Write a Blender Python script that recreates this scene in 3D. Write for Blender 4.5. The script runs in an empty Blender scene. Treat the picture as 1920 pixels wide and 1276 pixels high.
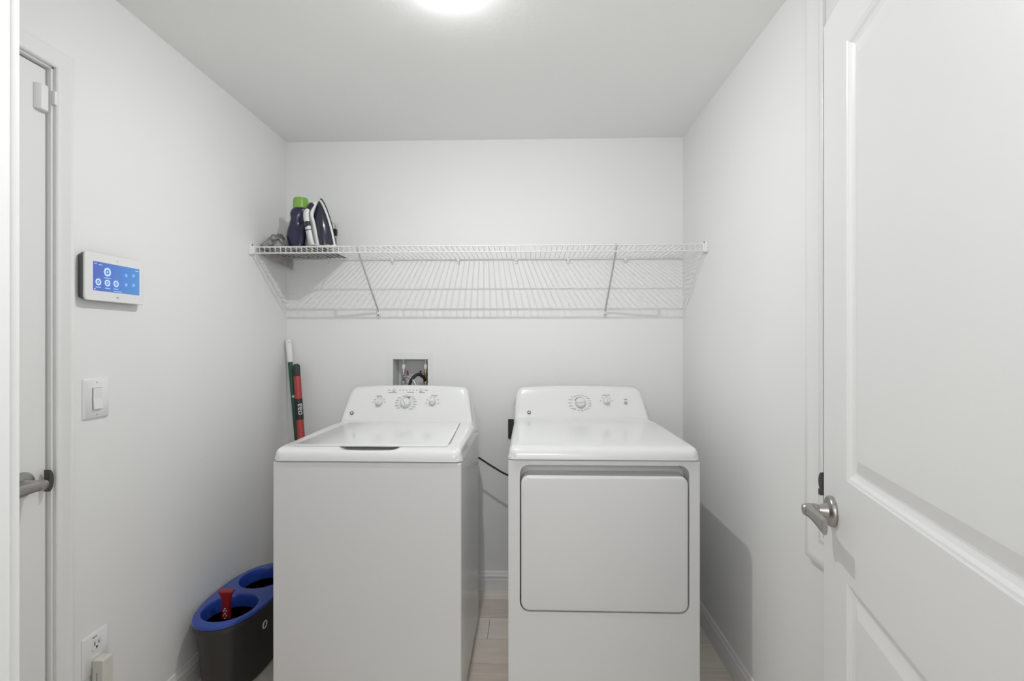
import bpy, bmesh, math, random
from mathutils import Vector, Matrix, noise
random.seed(7)
PI = math.pi
COL = bpy.context.scene.collection

# ------------------------------------------------------------ camera, world, lights, exposure
YAW = math.atan(30 / 960)
cd = bpy.data.cameras.new('camera'); cam = bpy.data.objects.new('camera', cd); COL.objects.link(cam)
cam.location = (0, 0, 1.345); cam.rotation_euler = (PI / 2, 0, YAW)
cd.sensor_width = 36; cd.lens = 18; cd.shift_y = 3 / 1920; cd.clip_start = 0.02
sc = bpy.context.scene
sc.camera = cam
sc.view_settings.view_transform = 'Standard'; sc.view_settings.look = 'None'
sc.view_settings.gamma = 1; sc.view_settings.use_curve_mapping = False
sc.view_settings.exposure = 0.03
w = bpy.data.worlds.new('world'); sc.world = w; w.use_nodes = True
w.node_tree.nodes['Background'].inputs[0].default_value = (1, 1, 1, 1)
w.node_tree.nodes['Background'].inputs[1].default_value = 0.5
CEILING_LAMP = 5700.0      # strength of the glowing diffuser of the laundry's ceiling light
HALL_FILL = 11.5         # watts of the soft fill light added in the hall behind the camera
ld = bpy.data.lights.new('hall_fill', 'AREA'); ld.shape = 'RECTANGLE'; ld.size = 1.6; ld.size_y = 1.2; ld.energy = HALL_FILL
ld.color = (0.985, 1.0, 1.0)
lo = bpy.data.objects.new('hall_fill', ld); COL.objects.link(lo); lo.location = (0.0, -1.2, 1.30)
lo.rotation_euler = (math.radians(88), 0, 0)

# added fill light: unseen soft panel behind the camera, turned up to the ceiling
fd = bpy.data.lights.new('ceiling_fill', 'AREA'); fd.shape = 'SQUARE'; fd.size = 0.5; fd.energy = 9.8; fd.color = (0.985, 1.0, 1.0)
fo = bpy.data.objects.new('ceiling_fill', fd); COL.objects.link(fo); fo.location = (0.0, -0.22, 1.68)
fo.rotation_euler = (math.radians(180 - 48), 0, 0)

# ------------------------------------------------------------ materials
def mat(name, color, rough=0.5, metal=0.0, spec=0.5, coat=0.0, bump=None, var=None, emit=None, trans=None):
    m = bpy.data.materials.new(name); m.use_nodes = True
    nt = m.node_tree; b = nt.nodes['Principled BSDF']
    b.inputs['Base Color'].default_value = (*color, 1)
    b.inputs['Roughness'].default_value = rough
    b.inputs['Metallic'].default_value = metal
    b.inputs['Specular IOR Level'].default_value = spec
    b.inputs['Coat Weight'].default_value = coat
    b.inputs['Coat Roughness'].default_value = 0.08
    tc = nt.nodes.new('ShaderNodeTexCoord')
    if bump:
        scale, strength, dist = bump
        n = nt.nodes.new('ShaderNodeTexNoise'); n.inputs['Scale'].default_value = scale; n.inputs['Detail'].default_value = 3
        bp = nt.nodes.new('ShaderNodeBump'); bp.inputs['Strength'].default_value = strength; bp.inputs['Distance'].default_value = dist
        nt.links.new(tc.outputs['Object'], n.inputs['Vector']); nt.links.new(n.outputs['Fac'], bp.inputs['Height'])
        nt.links.new(bp.outputs['Normal'], b.inputs['Normal'])
    if var:
        scale, c2 = var
        n = nt.nodes.new('ShaderNodeTexNoise'); n.inputs['Scale'].default_value = scale; n.inputs['Detail'].default_value = 4
        r = nt.nodes.new('ShaderNodeValToRGB'); r.color_ramp.elements[0].position = 0.35; r.color_ramp.elements[1].position = 0.65
        r.color_ramp.elements[0].color = (*color, 1); r.color_ramp.elements[1].color = (*c2, 1)
        nt.links.new(tc.outputs['Object'], n.inputs['Vector']); nt.links.new(n.outputs['Fac'], r.inputs['Fac'])
        nt.links.new(r.outputs['Color'], b.inputs['Base Color'])
    if emit:
        b.inputs['Emission Color'].default_value = (*emit[0], 1); b.inputs['Emission Strength'].default_value = emit[1]
    if trans: b.inputs['Transmission Weight'].default_value = trans
    return m

WALL = (0.87, 0.871, 0.868)
M = dict(
    wall=mat('wall_paint', WALL, 0.62, spec=0.3, bump=(90, 0.06, 0.002), var=(1.5, (0.86, 0.861, 0.858))),
    ceil=mat('ceiling_paint', (0.93, 0.93, 0.922), 0.85, spec=0.15, bump=(60, 0.12, 0.003)),
    trim=mat('trim_gloss_paint', (0.84, 0.84, 0.835), 0.28, bump=(14, 0.02, 0.002)),
    door=mat('door_paint', (0.83, 0.83, 0.825), 0.38, bump=(120, 0.04, 0.001)),
    enamel=mat('white_enamel', (0.79, 0.79, 0.79), 0.16, coat=0.3, bump=(8, 0.008, 0.002)),
    body=mat('white_cabinet_enamel', (0.73, 0.73, 0.735), 0.22, coat=0.2, bump=(160, 0.02, 0.0006)),
    plastic=mat('white_plastic', (0.84, 0.84, 0.84), 0.35, bump=(60, 0.01, 0.001)),
    knob=mat('pearl_grey_knob', (0.62, 0.62, 0.63), 0.25, coat=0.3, bump=(60, 0.01, 0.001)),
    knobcap=mat('white_knob_cap', (0.76, 0.76, 0.77), 0.22, coat=0.3, bump=(60, 0.01, 0.001)),
    gap=mat('recess_shade', (0.10, 0.10, 0.10), 0.7, bump=(60, 0.05, 0.001)),  # near-black colour standing for shade in recesses
    gap2=mat('grey_gap', (0.30, 0.30, 0.30), 0.6, bump=(60, 0.05, 0.001)),  # grey for joints, and for shade painted into the appliance seams
    print=mat('grey_print', (0.42, 0.42, 0.43), 0.6, bump=(60, 0.01, 0.001)),
    printd=mat('dark_print', (0.09, 0.09, 0.10), 0.5, bump=(60, 0.01, 0.001)),
    nickel=mat('satin_nickel', (0.40, 0.385, 0.37), 0.30, metal=0.95, bump=(220, 0.05, 0.0006)),
    dnickel=mat('dark_nickel', (0.12, 0.115, 0.11), 0.38, metal=0.8, bump=(220, 0.05, 0.0006)),
    wire=mat('white_vinyl_wire', (0.80, 0.80, 0.79), 0.35, bump=(200, 0.05, 0.0005)),
    brace=mat('grey_white_brace', (0.55, 0.55, 0.55), 0.4, bump=(200, 0.05, 0.0005)),
    screw=mat('steel_screw', (0.25, 0.25, 0.25), 0.4, metal=0.7, bump=(200, 0.05, 0.0005)),
    black=mat('black_plastic', (0.018, 0.018, 0.018), 0.38, bump=(90, 0.05, 0.001)),
    rubber=mat('black_rubber', (0.012, 0.012, 0.012), 0.55, bump=(90, 0.05, 0.001)),
    charcoal=mat('charcoal_bin_plastic', (0.028, 0.027, 0.025), 0.42, bump=(70, 0.05, 0.001)),
    blue=mat('cobalt_bin_plastic', (0.022, 0.065, 0.36), 0.26, coat=0.2, bump=(50, 0.03, 0.001)),
    navy=mat('navy_bottle_plastic', (0.014, 0.017, 0.062), 0.25, coat=0.3, var=(9, (0.008, 0.010, 0.034))),
    navyiron=mat('navy_iron_plastic', (0.013, 0.013, 0.034), 0.22, coat=0.5, bump=(40, 0.02, 0.001)),
    lime=mat('lime_cap', (0.23, 0.46, 0.075), 0.35, bump=(60, 0.05, 0.001)),
    flap=mat('brownish_cloth', (0.33, 0.31, 0.29), 0.8, bump=(90, 0.4, 0.002), var=(30, (0.42, 0.40, 0.38))),
    cloth=mat('grey_cloth', (0.07, 0.07, 0.072), 0.8, bump=(120, 0.6, 0.003), var=(30, (0.42, 0.42, 0.41))),
    green=mat('dark_green_pole', (0.012, 0.085, 0.045), 0.35, bump=(60, 0.02, 0.001)),
    red=mat('red_pole', (0.42, 0.045, 0.045), 0.38, bump=(60, 0.02, 0.001)),
    redp=mat('red_tool_plastic', (0.35, 0.02, 0.022), 0.35, bump=(60, 0.02, 0.001)),
    dgrip=mat('dark_grey_grip', (0.035, 0.045, 0.045), 0.6, bump=(300, 0.3, 0.001)),
    labelb=mat('black_label', (0.015, 0.015, 0.018), 0.45, bump=(60, 0.02, 0.001)),
    ink=mat('white_ink', (0.75, 0.75, 0.75), 0.5, bump=(60, 0.02, 0.001)),
    cord=mat('pale_cord', (0.66, 0.60, 0.57), 0.55, bump=(60, 0.05, 0.001)),
    cream=mat('cream_adapter', (0.72, 0.70, 0.64), 0.4, bump=(60, 0.02, 0.001)),
    boxin=mat('grey_valve_box', (0.62, 0.62, 0.63), 0.5, bump=(60, 0.03, 0.001)),
    brass=mat('brass_valve', (0.40, 0.33, 0.22), 0.35, metal=0.8, bump=(60, 0.05, 0.001)),
    steel=mat('braided_steel_hose', (0.50, 0.50, 0.51), 0.35, metal=0.7, bump=(500, 0.5, 0.001)),
    sole=mat('dark_soleplate', (0.03, 0.03, 0.035), 0.3, metal=0.4, bump=(60, 0.02, 0.001)),
    tside=mat('tablet_grey_side', (0.10, 0.10, 0.10), 0.35, bump=(60, 0.02, 0.001)),
    diffuser=mat('glowing_diffuser', (0.9, 0.9, 0.9), 0.5, emit=((0.985, 1.0, 0.99), CEILING_LAMP)),
)
def screen_mat():
    m = bpy.data.materials.new('lit_screen'); m.use_nodes = True; nt = m.node_tree; b = nt.nodes['Principled BSDF']
    tc = nt.nodes.new('ShaderNodeTexCoord'); sp = nt.nodes.new('ShaderNodeSeparateXYZ')
    r = nt.nodes.new('ShaderNodeValToRGB'); e = r.color_ramp.elements
    e[0].position = 0.0; e[0].color = (0.085, 0.13, 0.50, 1); e[1].position = 1.0; e[1].color = (0.09, 0.30, 0.66, 1)
    nt.links.new(tc.outputs['Generated'], sp.inputs[0]); nt.links.new(sp.outputs['Y'], r.inputs['Fac'])
    nt.links.new(r.outputs['Color'], b.inputs['Emission Color']); b.inputs['Emission Strength'].default_value = 0.85
    b.inputs['Base Color'].default_value = (0.02, 0.03, 0.08, 1); b.inputs['Roughness'].default_value = 0.4
    return m
M['screen'] = screen_mat()
M['icon'] = mat('lit_icon', (0.3, 0.4, 0.6), 0.5, emit=((0.42, 0.58, 1.0), 0.75))
M['icondim'] = mat('dim_icon', (0.1, 0.2, 0.5), 0.5, emit=((0.16, 0.38, 0.85), 0.85))
def plank_mat(name, c1, c2):
    m = bpy.data.materials.new(name); m.use_nodes = True; nt = m.node_tree; b = nt.nodes['Principled BSDF']
    tc = nt.nodes.new('ShaderNodeTexCoord'); mp = nt.nodes.new('ShaderNodeMapping'); mp.inputs['Scale'].default_value = (1.2, 14, 1)
    n = nt.nodes.new('ShaderNodeTexNoise'); n.inputs['Scale'].default_value = 4; n.inputs['Detail'].default_value = 6; n.inputs['Distortion'].default_value = 0.6
    r = nt.nodes.new('ShaderNodeValToRGB'); e = r.color_ramp.elements
    e[0].position = 0.3; e[0].color = (*c1, 1); e[1].position = 0.7; e[1].color = (*c2, 1)
    bp = nt.nodes.new('ShaderNodeBump'); bp.inputs['Strength'].default_value = 0.1; bp.inputs['Distance'].default_value = 0.001
    nt.links.new(tc.outputs['Object'], mp.inputs[0]); nt.links.new(mp.outputs[0], n.inputs['Vector']); nt.links.new(n.outputs['Fac'], r.inputs['Fac'])
    nt.links.new(r.outputs['Color'], b.inputs['Base Color']); nt.links.new(n.outputs['Fac'], bp.inputs['Height']); nt.links.new(bp.outputs['Normal'], b.inputs['Normal'])
    b.inputs['Roughness'].default_value = 0.38
    return m
PLANKS = [plank_mat('plank_sand', (0.74, 0.65, 0.57), (0.84, 0.765, 0.69)), plank_mat('plank_greige', (0.64, 0.56, 0.49), (0.76, 0.68, 0.61)),
          plank_mat('plank_pale', (0.80, 0.73, 0.645), (0.87, 0.82, 0.745))]

# ------------------------------------------------------------ helpers
def box(bm, lo, hi):
    x0, y0, z0 = lo; x1, y1, z1 = hi
    v = [bm.verts.new(p) for p in ((x0,y0,z0),(x1,y0,z0),(x1,y1,z0),(x0,y1,z0),(x0,y0,z1),(x1,y0,z1),(x1,y1,z1),(x0,y1,z1))]
    for f in ((0,3,2,1),(4,5,6,7),(0,1,5,4),(1,2,6,5),(2,3,7,6),(3,0,4,7)): bm.faces.new([v[i] for i in f])
    return v
def loft(bm, rings, caps=True, closed=True):
    R = [[bm.verts.new(p) for p in r] for r in rings]
    n = len(R[0])
    for a, b in zip(R[:-1], R[1:]):
        for i in range(n if closed else n - 1):
            j = (i + 1) % n
            bm.faces.new((a[i], a[j], b[j], b[i]))
    if caps: bm.faces.new(R[0][::-1]); bm.faces.new(R[-1])
    return R
def tube(bm, pts, r, seg=8):
    pts = [Vector(p) for p in pts]; rr = r if isinstance(r, (list, tuple)) else [r] * len(pts)
    up = None; rings = []
    for i, p in enumerate(pts):
        t = (pts[min(i + 1, len(pts) - 1)] - pts[max(i - 1, 0)]).normalized()
        if up is None:
            up = Vector((0, 0, 1)) if abs(t.z) < 0.9 else Vector((0, 1, 0))
        s = t.cross(up).normalized(); up = s.cross(t).normalized()
        rings.append([p + (s * math.cos(2*PI*k/seg) + up * math.sin(2*PI*k/seg)) * rr[i] for k in range(seg)])
    loft(bm, rings)
def smooth_path(pts, n=8):
    P = [Vector(p) for p in pts]; P = [2*P[0]-P[1]] + P + [2*P[-1]-P[-2]]; out = []
    for i in range(1, len(P) - 2):
        for k in range(n):
            t = k / n; a, b, c, d = P[i-1], P[i], P[i+1], P[i+2]
            out.append(0.5*((2*b) + (c-a)*t + (2*a-5*b+4*c-d)*t*t + (3*b-a-3*c+d)*t**3))
    out.append(P[-2]); return out
def lathe(bm, prof, c, axis=(0,0,1), seg=24):
    """prof: (radius, distance along axis)"""
    q = Vector((0,0,1)).rotation_difference(Vector(axis)).to_matrix(); c = Vector(c)
    loft(bm, [[c + q @ Vector((max(r,1e-4)*math.cos(2*PI*k/seg), max(r,1e-4)*math.sin(2*PI*k/seg), h)) for k in range(seg)] for r, h in prof])
def rrect(x0, x1, z0, z1, r, n=6):
    pts = []
    for cx, cz, a0 in ((x1-r,z0+r,-PI/2),(x1-r,z1-r,0),(x0+r,z1-r,PI/2),(x0+r,z0+r,PI)):
        for k in range(n + 1):
            a = a0 + PI/2*k/n; pts.append((cx + r*math.cos(a), cz + r*math.sin(a)))
    return pts
def plate_with_holes(bm, outer, holes, f):
    """flat filled face between loops; f maps 2-D to 3-D"""
    edges = []; loops = []
    for lp in [outer] + holes:
        vs = [bm.verts.new(f(*p)) for p in lp]; loops.append(vs)
        for i in range(len(vs)): edges.append(bm.edges.new((vs[i], vs[(i+1) % len(vs)])))
    bmesh.ops.triangle_fill(bm, edges=edges, use_beauty=True)
    return loops
def skirt(bm, loop, f):
    """extrude a vertex loop: f maps old co to new co; returns the new loop"""
    nv = [bm.verts.new(f(v.co)) for v in loop]
    for i in range(len(loop)):
        j = (i + 1) % len(loop); bm.faces.new((loop[i], loop[j], nv[j], nv[i]))
    return nv
ORG = {}
def obj(name, bm, m, parent=None, smooth=False, bevel=0, seg=2, label=None):
    bmesh.ops.recalc_face_normals(bm, faces=bm.faces[:])
    o_ = Vector((0, 0, 0))
    if parent is not None: o_ = ORG[parent.name]
    elif True:
        zs = [v.co.z for v in bm.verts]; xs = [v.co.x for v in bm.verts]; ys = [v.co.y for v in bm.verts]
        o_ = Vector(((min(xs)+max(xs))/2, (min(ys)+max(ys))/2, min(zs)))
    for v in bm.verts: v.co -= o_
    me = bpy.data.meshes.new(name); bm.to_mesh(me); bm.free()
    o = bpy.data.objects.new(name, me); COL.objects.link(o); me.materials.append(m)
    ORG[o.name] = o_.copy()
    if parent is not None: o.parent = parent
    else: o.location = o_
    if smooth:
        for p in me.polygons: p.use_smooth = True
        try: me.set_sharp_from_angle(angle=math.radians(40))
        except Exception: pass
    if bevel:
        b = o.modifiers.new('bevel', 'BEVEL'); b.width = bevel; b.segments = seg; b.limit_method = 'ANGLE'; b.angle_limit = math.radians(35)
        for p in me.polygons: p.use_smooth = True
        b.harden_normals = True
    if label: o['label'] = label
    return o
def tag(o, label, cat, group=None, kind=None):
    o['label'] = label; o['category'] = cat
    if group: o['group'] = group
    if kind: o['kind'] = kind
    return o
def thing(name, loc, label, cat, group=None, kind=None):
    o = bpy.data.objects.new(name, None); COL.objects.link(o); o.location = loc; o.empty_display_size = 0.05
    ORG[o.name] = Vector(loc)
    return tag(o, label, cat, group, kind)
def B(name, lo, hi, m, parent=None, bevel=0, label=None):
    bm = bmesh.new(); box(bm, lo, hi); return obj(name, bm, m, parent, bevel=bevel, label=label)
def sweep_profile(bm, prof, path_fn, n0, n1):
    loft(bm, [[path_fn(s, p) for p in prof] for s in (n0, n1)])

XL, XR, YB, ZC = -1.327, 0.831, 2.78, 2.445
YH = -1.6           # back end of the hall
FY0, FY1 = 0.245, 0.36   # front wall

# ------------------------------------------------------------ room shell
def struct(o, label, cat): return tag(o, label, cat, kind='structure')
# back wall with the opening for the washer valve box
bm = bmesh.new()
bx0, bx1, bz0, bz1 = -0.738, -0.546, 1.06, 1.252
for lo, hi in (((XL-0.1, YB, 0), (bx0, YB+0.12, ZC)), ((bx1, YB, 0), (XR+0.1, YB+0.12, ZC)), ((bx0, YB, 0), (bx1, YB+0.12, bz0)), ((bx0, YB, bz1), (bx1, YB+0.12, ZC))):
    box(bm, lo, hi)
struct(obj('wall_back', bm, M['wall']), 'off-white painted wall behind the washer and dryer', 'wall')
bm = bmesh.new()
dy0, dy1, dz = 0.55, 1.394, 2.117
box(bm, (XL-0.1, YH, 0), (XL, dy0, ZC)); box(bm, (XL-0.1, dy1, 0), (XL, YB, ZC)); box(bm, (XL-0.1, dy0, dz), (XL, dy1, ZC))
struct(obj('wall_left', bm, M['wall']), 'left white wall with the touch panel and light switch', 'wall')
ty0, ty1, tz0 = 0.90, 1.4570, 0.80      # framed opening in the right wall
bm = bmesh.new()
box(bm, (XR, YH, 0), (XR+0.1, ty0, ZC)); box(bm, (XR, ty1, 0), (XR+0.1, YB, ZC)); box(bm, (XR, ty0, 0), (XR+0.1, ty1, tz0)); 
struct(obj('wall_right', bm, M['wall']), 'right white wall beside the dryer', 'wall')
bm = bmesh.new()
ox0, ox1, oz = -0.377, 0.502, 2.09
box(bm, (XL, FY0, 0), (ox0-0.018, FY1, ZC)); box(bm, (ox1+0.018, FY0, 0), (XR, FY1, ZC)); box(bm, (ox0-0.018, FY0, oz+0.018), (ox1+0.018, FY1, ZC))
struct(obj('wall_front', bm, M['wall']), 'white wall around the doorway the room is seen from', 'wall')
B_h = B('wall_hall', (XL-0.1, YH-0.1, 0), (XR+0.1, YH, ZC), M['wall']); struct(B_h, 'plain white hall wall behind the doorway', 'wall')
struct(B('ceiling', (XL-0.1, YH-0.1, ZC), (XR+0.1, YB+0.12, ZC+0.1), M['ceil']), 'flat white painted ceiling', 'ceiling')
fl = struct(B('floor', (XL-0.1, YH-0.1, -0.03), (XR+0.1, YB+0.12, -0.0125), M['gap2']), 'light beige wood-look plank floor', 'floor')
row = 0; y = YH
while y < YB - 1e-3:
    y1 = min(y + 0.178, YB); x = XL - random.random() * 1.0
    while x < XR:
        xa, xb = max(x, XL), min(x + 1.22, XR)
        if xb - xa > 0.02:
            bm = bmesh.new(); box(bm, (xa+0.0008, y+0.0008, -0.012), (xb-0.0008, y1-0.0008, 0))
            obj('plank', bm, random.choice(PLANKS), fl)
        x += 1.22
    y = y1; row += 1

# moulded profiles: (distance along the wall's width, thickness)
def baseboard(name, f, a, b, label):
    prof = [(0,0),(0.0,0.014),(0.060,0.014),(0.064,0.0125),(0.070,0.0125),(0.074,0.014),(0.080,0.013),(0.086,0.009),(0.092,0.0075),(0.098,0.006),(0.102,0.0)]
    bm = bmesh.new(); loft(bm, [[f(s, h, t) for h, t in prof] for s in (a, b)])
    return struct(obj(name, bm, M['trim']), label, 'baseboard')
baseboard('baseboard_back', lambda s,h,t: (s, YB-t, h), XL, XR, 'white moulded baseboard on the wall behind the appliances')
baseboard('baseboard_right', lambda s,h,t: (XR-t, s, h), FY1, YB-0.014, 'white moulded baseboard right of the dryer')
baseboard('baseboard_left', lambda s,h,t: (XL+t, s, h), 1.45, YB-0.014, 'white moulded baseboard behind the blue-topped bin')

CAS = [(0,0),(0,0.010),(0.004,0.013),(0.010,0.013),(0.013,0.0105),(0.018,0.0105),(0.040,0.0165),(0.044,0.018),(0.052,0.018),(0.057,0.016),(0.060,0.0)]
def casing(bm, corners, f, closed=False, prof=CAS):
    """corners: inner outline in wall 2-D; profile spreads outward (mitred)"""
    n = len(corners); rings = []
    for i in range(n):
        p = Vector(corners[i]); out = Vector((0, 0))
        segs = []
        if closed or i > 0: segs.append(p - Vector(corners[i-1]))
        if closed or i < n - 1: segs.append(Vector(corners[(i+1) % n]) - p)
        ns = [Vector((-s.y, s.x)).normalized() for s in segs]
        out = ns[0] if len(ns) == 1 else (ns[0] + ns[1]) / (1 + ns[0].dot(ns[1]))
        rings.append([f(*(p + out * d), t) for d, t in prof])
    if closed: rings.append(rings[0])
    loft(bm, rings, caps=not closed)

# left door and its casing
d1 = thing('door_1', (-1.36, 0.96, 0), 'closed white door in the left wall with satin lever', 'door', kind='structure')
B('door_slab', (-1.374, dy0+0.016, 0.008), (-1.338, dy1-0.0135, dz-0.016), M['door'], d1, bevel=0.002)
h = thing_h = None
def door_handle(parent, c, n, along, m, label=None, rose_r=0.033, neck=0.055, length=0.115):
    """c on the door face, n out of the door, along = lever direction"""
    c, n, along = Vector(c), Vector(n).normalized(), Vector(along).normalized()
    bm = bmesh.new()
    lathe(bm, [(rose_r*0.985, 0), (rose_r, 0.002), (rose_r, 0.006), (rose_r*0.93, 0.0095), (rose_r*0.5, 0.012), (0.0145, 0.020), (0.0125, 0.028), (0.0122, neck*0.62)], c, n, 32)
    hd = obj('door_handle', bm, m, parent, smooth=True)
    hd['label'] = 'satin nickel lever handle'
    bm = bmesh.new()
    lathe(bm, [(0.0135, neck*0.64), (0.014, neck*0.7), (0.014, neck+0.006), (0.010, neck+0.012), (0.004, neck+0.0135)], c, n, 24)
    rings = []
    for s, hh, dd, tk in ((-0.013,0.006,0,0.010),(-0.011,0.011,0,0.013),(0,0.0135,0,0.0135),(0.02,0.0135,0,0.009),(0.05,0.0145,-0.001,0.006),(0.09,0.0160,-0.002,0.0055),(length-0.003,0.0168,-0.002,0.0055),(length,0.016,-0.002,0.0045)):
        o_ = c + n*(neck - 0.001) + along*s + Vector((0,0,dd)); ring = []
        for k in range(16):
            a = 2*PI*k/16; ca, sa = math.cos(a), math.sin(a)
            ring.append(o_ + n*(tk*math.copysign(abs(ca)**0.7, ca)) + Vector((0,0,1))*(hh*math.copysign(abs(sa)**0.7, sa)))
        rings.append(ring)
    loft(bm, rings)
    obj('lever', bm, m, hd, smooth=True)
    return hd
door_handle(d1, (-1.338, 1.310, 0.968), (1,0,0), (0,-1,0), M['nickel'])
# jamb, strike and casing
bm = bmesh.new()
box(bm, (XL-0.1, dy1-0.0105, 0), (XL+0.001, dy1+0.0005, dz)); box(bm, (XL-0.1, dy0-0.0005, 0), (XL+0.001, dy0+0.0105, dz)); box(bm, (XL-0.1, dy0, dz-0.0115), (XL+0.001, dy1, dz+0.0005))
tr = thing('trim_1', (XL, 0.96, 0), 'white moulded casing and jamb around the left door', 'door casing', kind='structure')
obj('jamb', bm, M['trim'], tr, bevel=0.0015)
bm = bmesh.new()
casing(bm, [(dy1-0.004, 0), (dy1-0.004, dz-0.006), (dy0+0.004, dz-0.006), (dy0+0.004, 0)], lambda y,z,t: (XL+t, y, z), prof=[(-d*0.86, t) for d, t in CAS])
obj('casing', bm, M['trim'], tr, smooth=True)
bm = bmesh.new()   # D-shaped strike lip standing on the jamb
pr = [(0.030*math.sin(a), 0.016*math.cos(a)) for a in [(-PI/2)+PI*k/14 for k in range(15)]]
loft(bm, [[(XL-0.001+q, 1.364 + max(0,d)*0.85, 0.965+z) for z, d in pr] for q in (0.0, 0.016)])
obj('strike_plate', bm, M['dnickel'], tr, smooth=True, label='dark nickel strike plate lip')
# contact sensor halves
bm = bmesh.new()
pr = [(0.0,0.0),(0.004,0.012),(0.010,0.018),(0.028,0.018),(0.034,0.012),(0.038,0.0)]
loft(bm, [[(-1.338+t*0.9, 1.343+y, z) for y, t in pr] for z in (1.980, 1.986, 2.050)])
tag(obj('door_sensor', bm, M['plastic'], smooth=True, bevel=0.002), 'white contact sensor block on the upper corner of the left door', 'sensor')
tag(B('sensor_magnet', (XL+0.001, 1.3835, 2.006), (XL+0.012, 1.3925, 2.044), M['plastic'], bevel=0.002), 'tiny pale magnet bar on the left door casing beside the sensor', 'sensor')

# doorway jamb and casing seen as the bright strip on the far left
tr = thing('trim_2', (0.06, FY1, 0), 'white jamb and casing of the near doorway at the left picture edge', 'door casing', kind='structure')
bm = bmesh.new()
box(bm, (ox0-0.018, FY0-0.001, 0), (ox0, FY1+0.001, oz+0.018)); box(bm, (ox1, FY0-0.001, 0), (ox1+0.018, FY1+0.001, oz+0.018)); box(bm, (ox0, FY0-0.001, oz), (ox1, FY1+0.001, oz+0.018))
obj('jamb', bm, M['trim'], tr)
for yy, sgn in ((FY1+0.001, 1), (FY0-0.001, -1)):
    bm = bmesh.new()
    casing(bm, [(ox0-0.003, 0), (ox0-0.003, oz+0.003), (ox1+0.003, oz+0.003), (ox1+0.003, 0)], lambda x,z,t: (x, yy+sgn*t, z), prof=CAS)
    obj('casing', bm, M['trim'], tr, smooth=True)

# framed opening on the right wall (moulded picture-frame casing with a flush white panel)
tr = thing('trim_3', (XR, 1.2, tz0), 'white moulded frame on the right wall, half hidden behind the open door', 'frame', kind='structure')
bm = bmesh.new()
WC = [(d*1.38, t) for d, t in CAS]
casing(bm, [(ty0+0.004, ZC-0.002), (ty0+0.004, tz0), (ty1-0.004, tz0), (ty1-0.004, ZC-0.002)][::-1], lambda y,z,t: (XR-t, y, z), prof=WC)
obj('casing', bm, M['trim'], tr, smooth=True)
B('panel', (XR-0.001, ty0, tz0), (XR+0.03, ty1, ZC), M['door'], tr)
bm = bmesh.new()
loft(bm, [[(XR-0.0135-q, 1.437 + max(0,d)*1.0, 0.960+z) for z, d in [(0.026*math.sin(a), 0.016*math.cos(a)) for a in [(-PI/2)+PI*k/14 for k in range(15)]]] for q in (0.0, 0.009)])
box(bm, (XR-0.023, 1.440, 0.922), (XR-0.0135, 1.452, 0.938))
obj('latch', bm, M['dnickel'], tr, smooth=True, label='dark metal latch')

# ------------------------------------------------------------ near door, open into the room
P0 = Vector((0.6732, 1.1866, 0)); U = Vector((-0.2290, -0.9734, 0)); N = Vector((-0.9734, 0.2290, 0))   # free edge, towards hinge, out of the visible face
DW, DT, DH, DZ0 = 0.845, 0.035, 2.060, 0.010
def dp(s, z, d=0.0): return P0 + U*s + Vector((0,0,z)) + N*d     # d>0 out of the visible face
d2 = thing('door_2', tuple(P0 + U*DW*0.5), 'white two-panel door standing open at the right', 'door', kind='structure')
bm = bmesh.new()
panels = [(0.137, DW-0.137, 1.065, 1.953), (0.137, DW-0.137, 0.25, 0.862)]
def face_side(sgn, dbase):
    f = lambda s, z, d=0.0: dp(s, z, dbase + sgn*d)
    def rl(s0, s1, z0, z1): return [(s0,z0),(s1,z0),(s1,z1),(s0,z1)]
    loops = plate_with_holes(bm, rl(0, DW, DZ0, DH), [rl(*p) for p in panels], lambda s, z: f(s, z))
    for p, lp in zip(panels, loops[1:]):
        prev = lp
        for ins, dep in ((0.003,-0.0015),(0.007,-0.0025),(0.012,-0.0065),(0.017,-0.0085),(0.020,-0.0095),(0.024,-0.0095),(0.050,-0.0035)):
            q = rl(p[0]+ins, p[1]-ins, p[2]+ins, p[3]-ins)
            nv = [bm.verts.new(f(s, z, dep)) for s, z in q]
            for i in range(4):
                j = (i+1) % 4; bm.faces.new((prev[i], prev[j], nv[j], nv[i]))
            prev = nv
        bm.faces.new(prev)
    return loops[0]
a = face_side(1, 0.0); b = face_side(-1, -DT)
for i in range(4): bm.faces.new((a[i], a[(i+1)%4], b[(i+1)%4], b[i]))
obj('door_slab', bm, M['door'], d2)
door_handle(d2, dp(0.0595, 0.979), N, U, M['nickel'], length=0.105, neck=0.047)
door_handle(d2, dp(0.0595, 0.979, -DT), -N, U, M['nickel'], length=0.10)
bm = bmesh.new()
for z0, z1 in ((0.938, 0.996),): 
    vs = [dp(-0.0012, z, d) for d in (-0.006, -0.029) for z in (z0, z1)]; vi = [dp(0.001, z, d) for d in (-0.006, -0.029) for z in (z0, z1)]
    V = [bm.verts.new(p) for p in vs + vi]
    for f_ in ((0,1,3,2),(4,6,7,5),(0,4,5,1),(1,5,7,3),(3,7,6,2),(2,6,4,0)): bm.faces.new([V[i] for i in f_])
obj('latch_plate', bm, M['nickel'], d2)
for zc in (0.25, 1.05, 1.85):
    bm = bmesh.new(); lathe(bm, [(0.006,-0.045),(0.006,0.045)], dp(DW+0.006, zc, 0.004), (0,0,1), 10); obj('hinge', bm, M['nickel'], d2, smooth=True)

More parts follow.
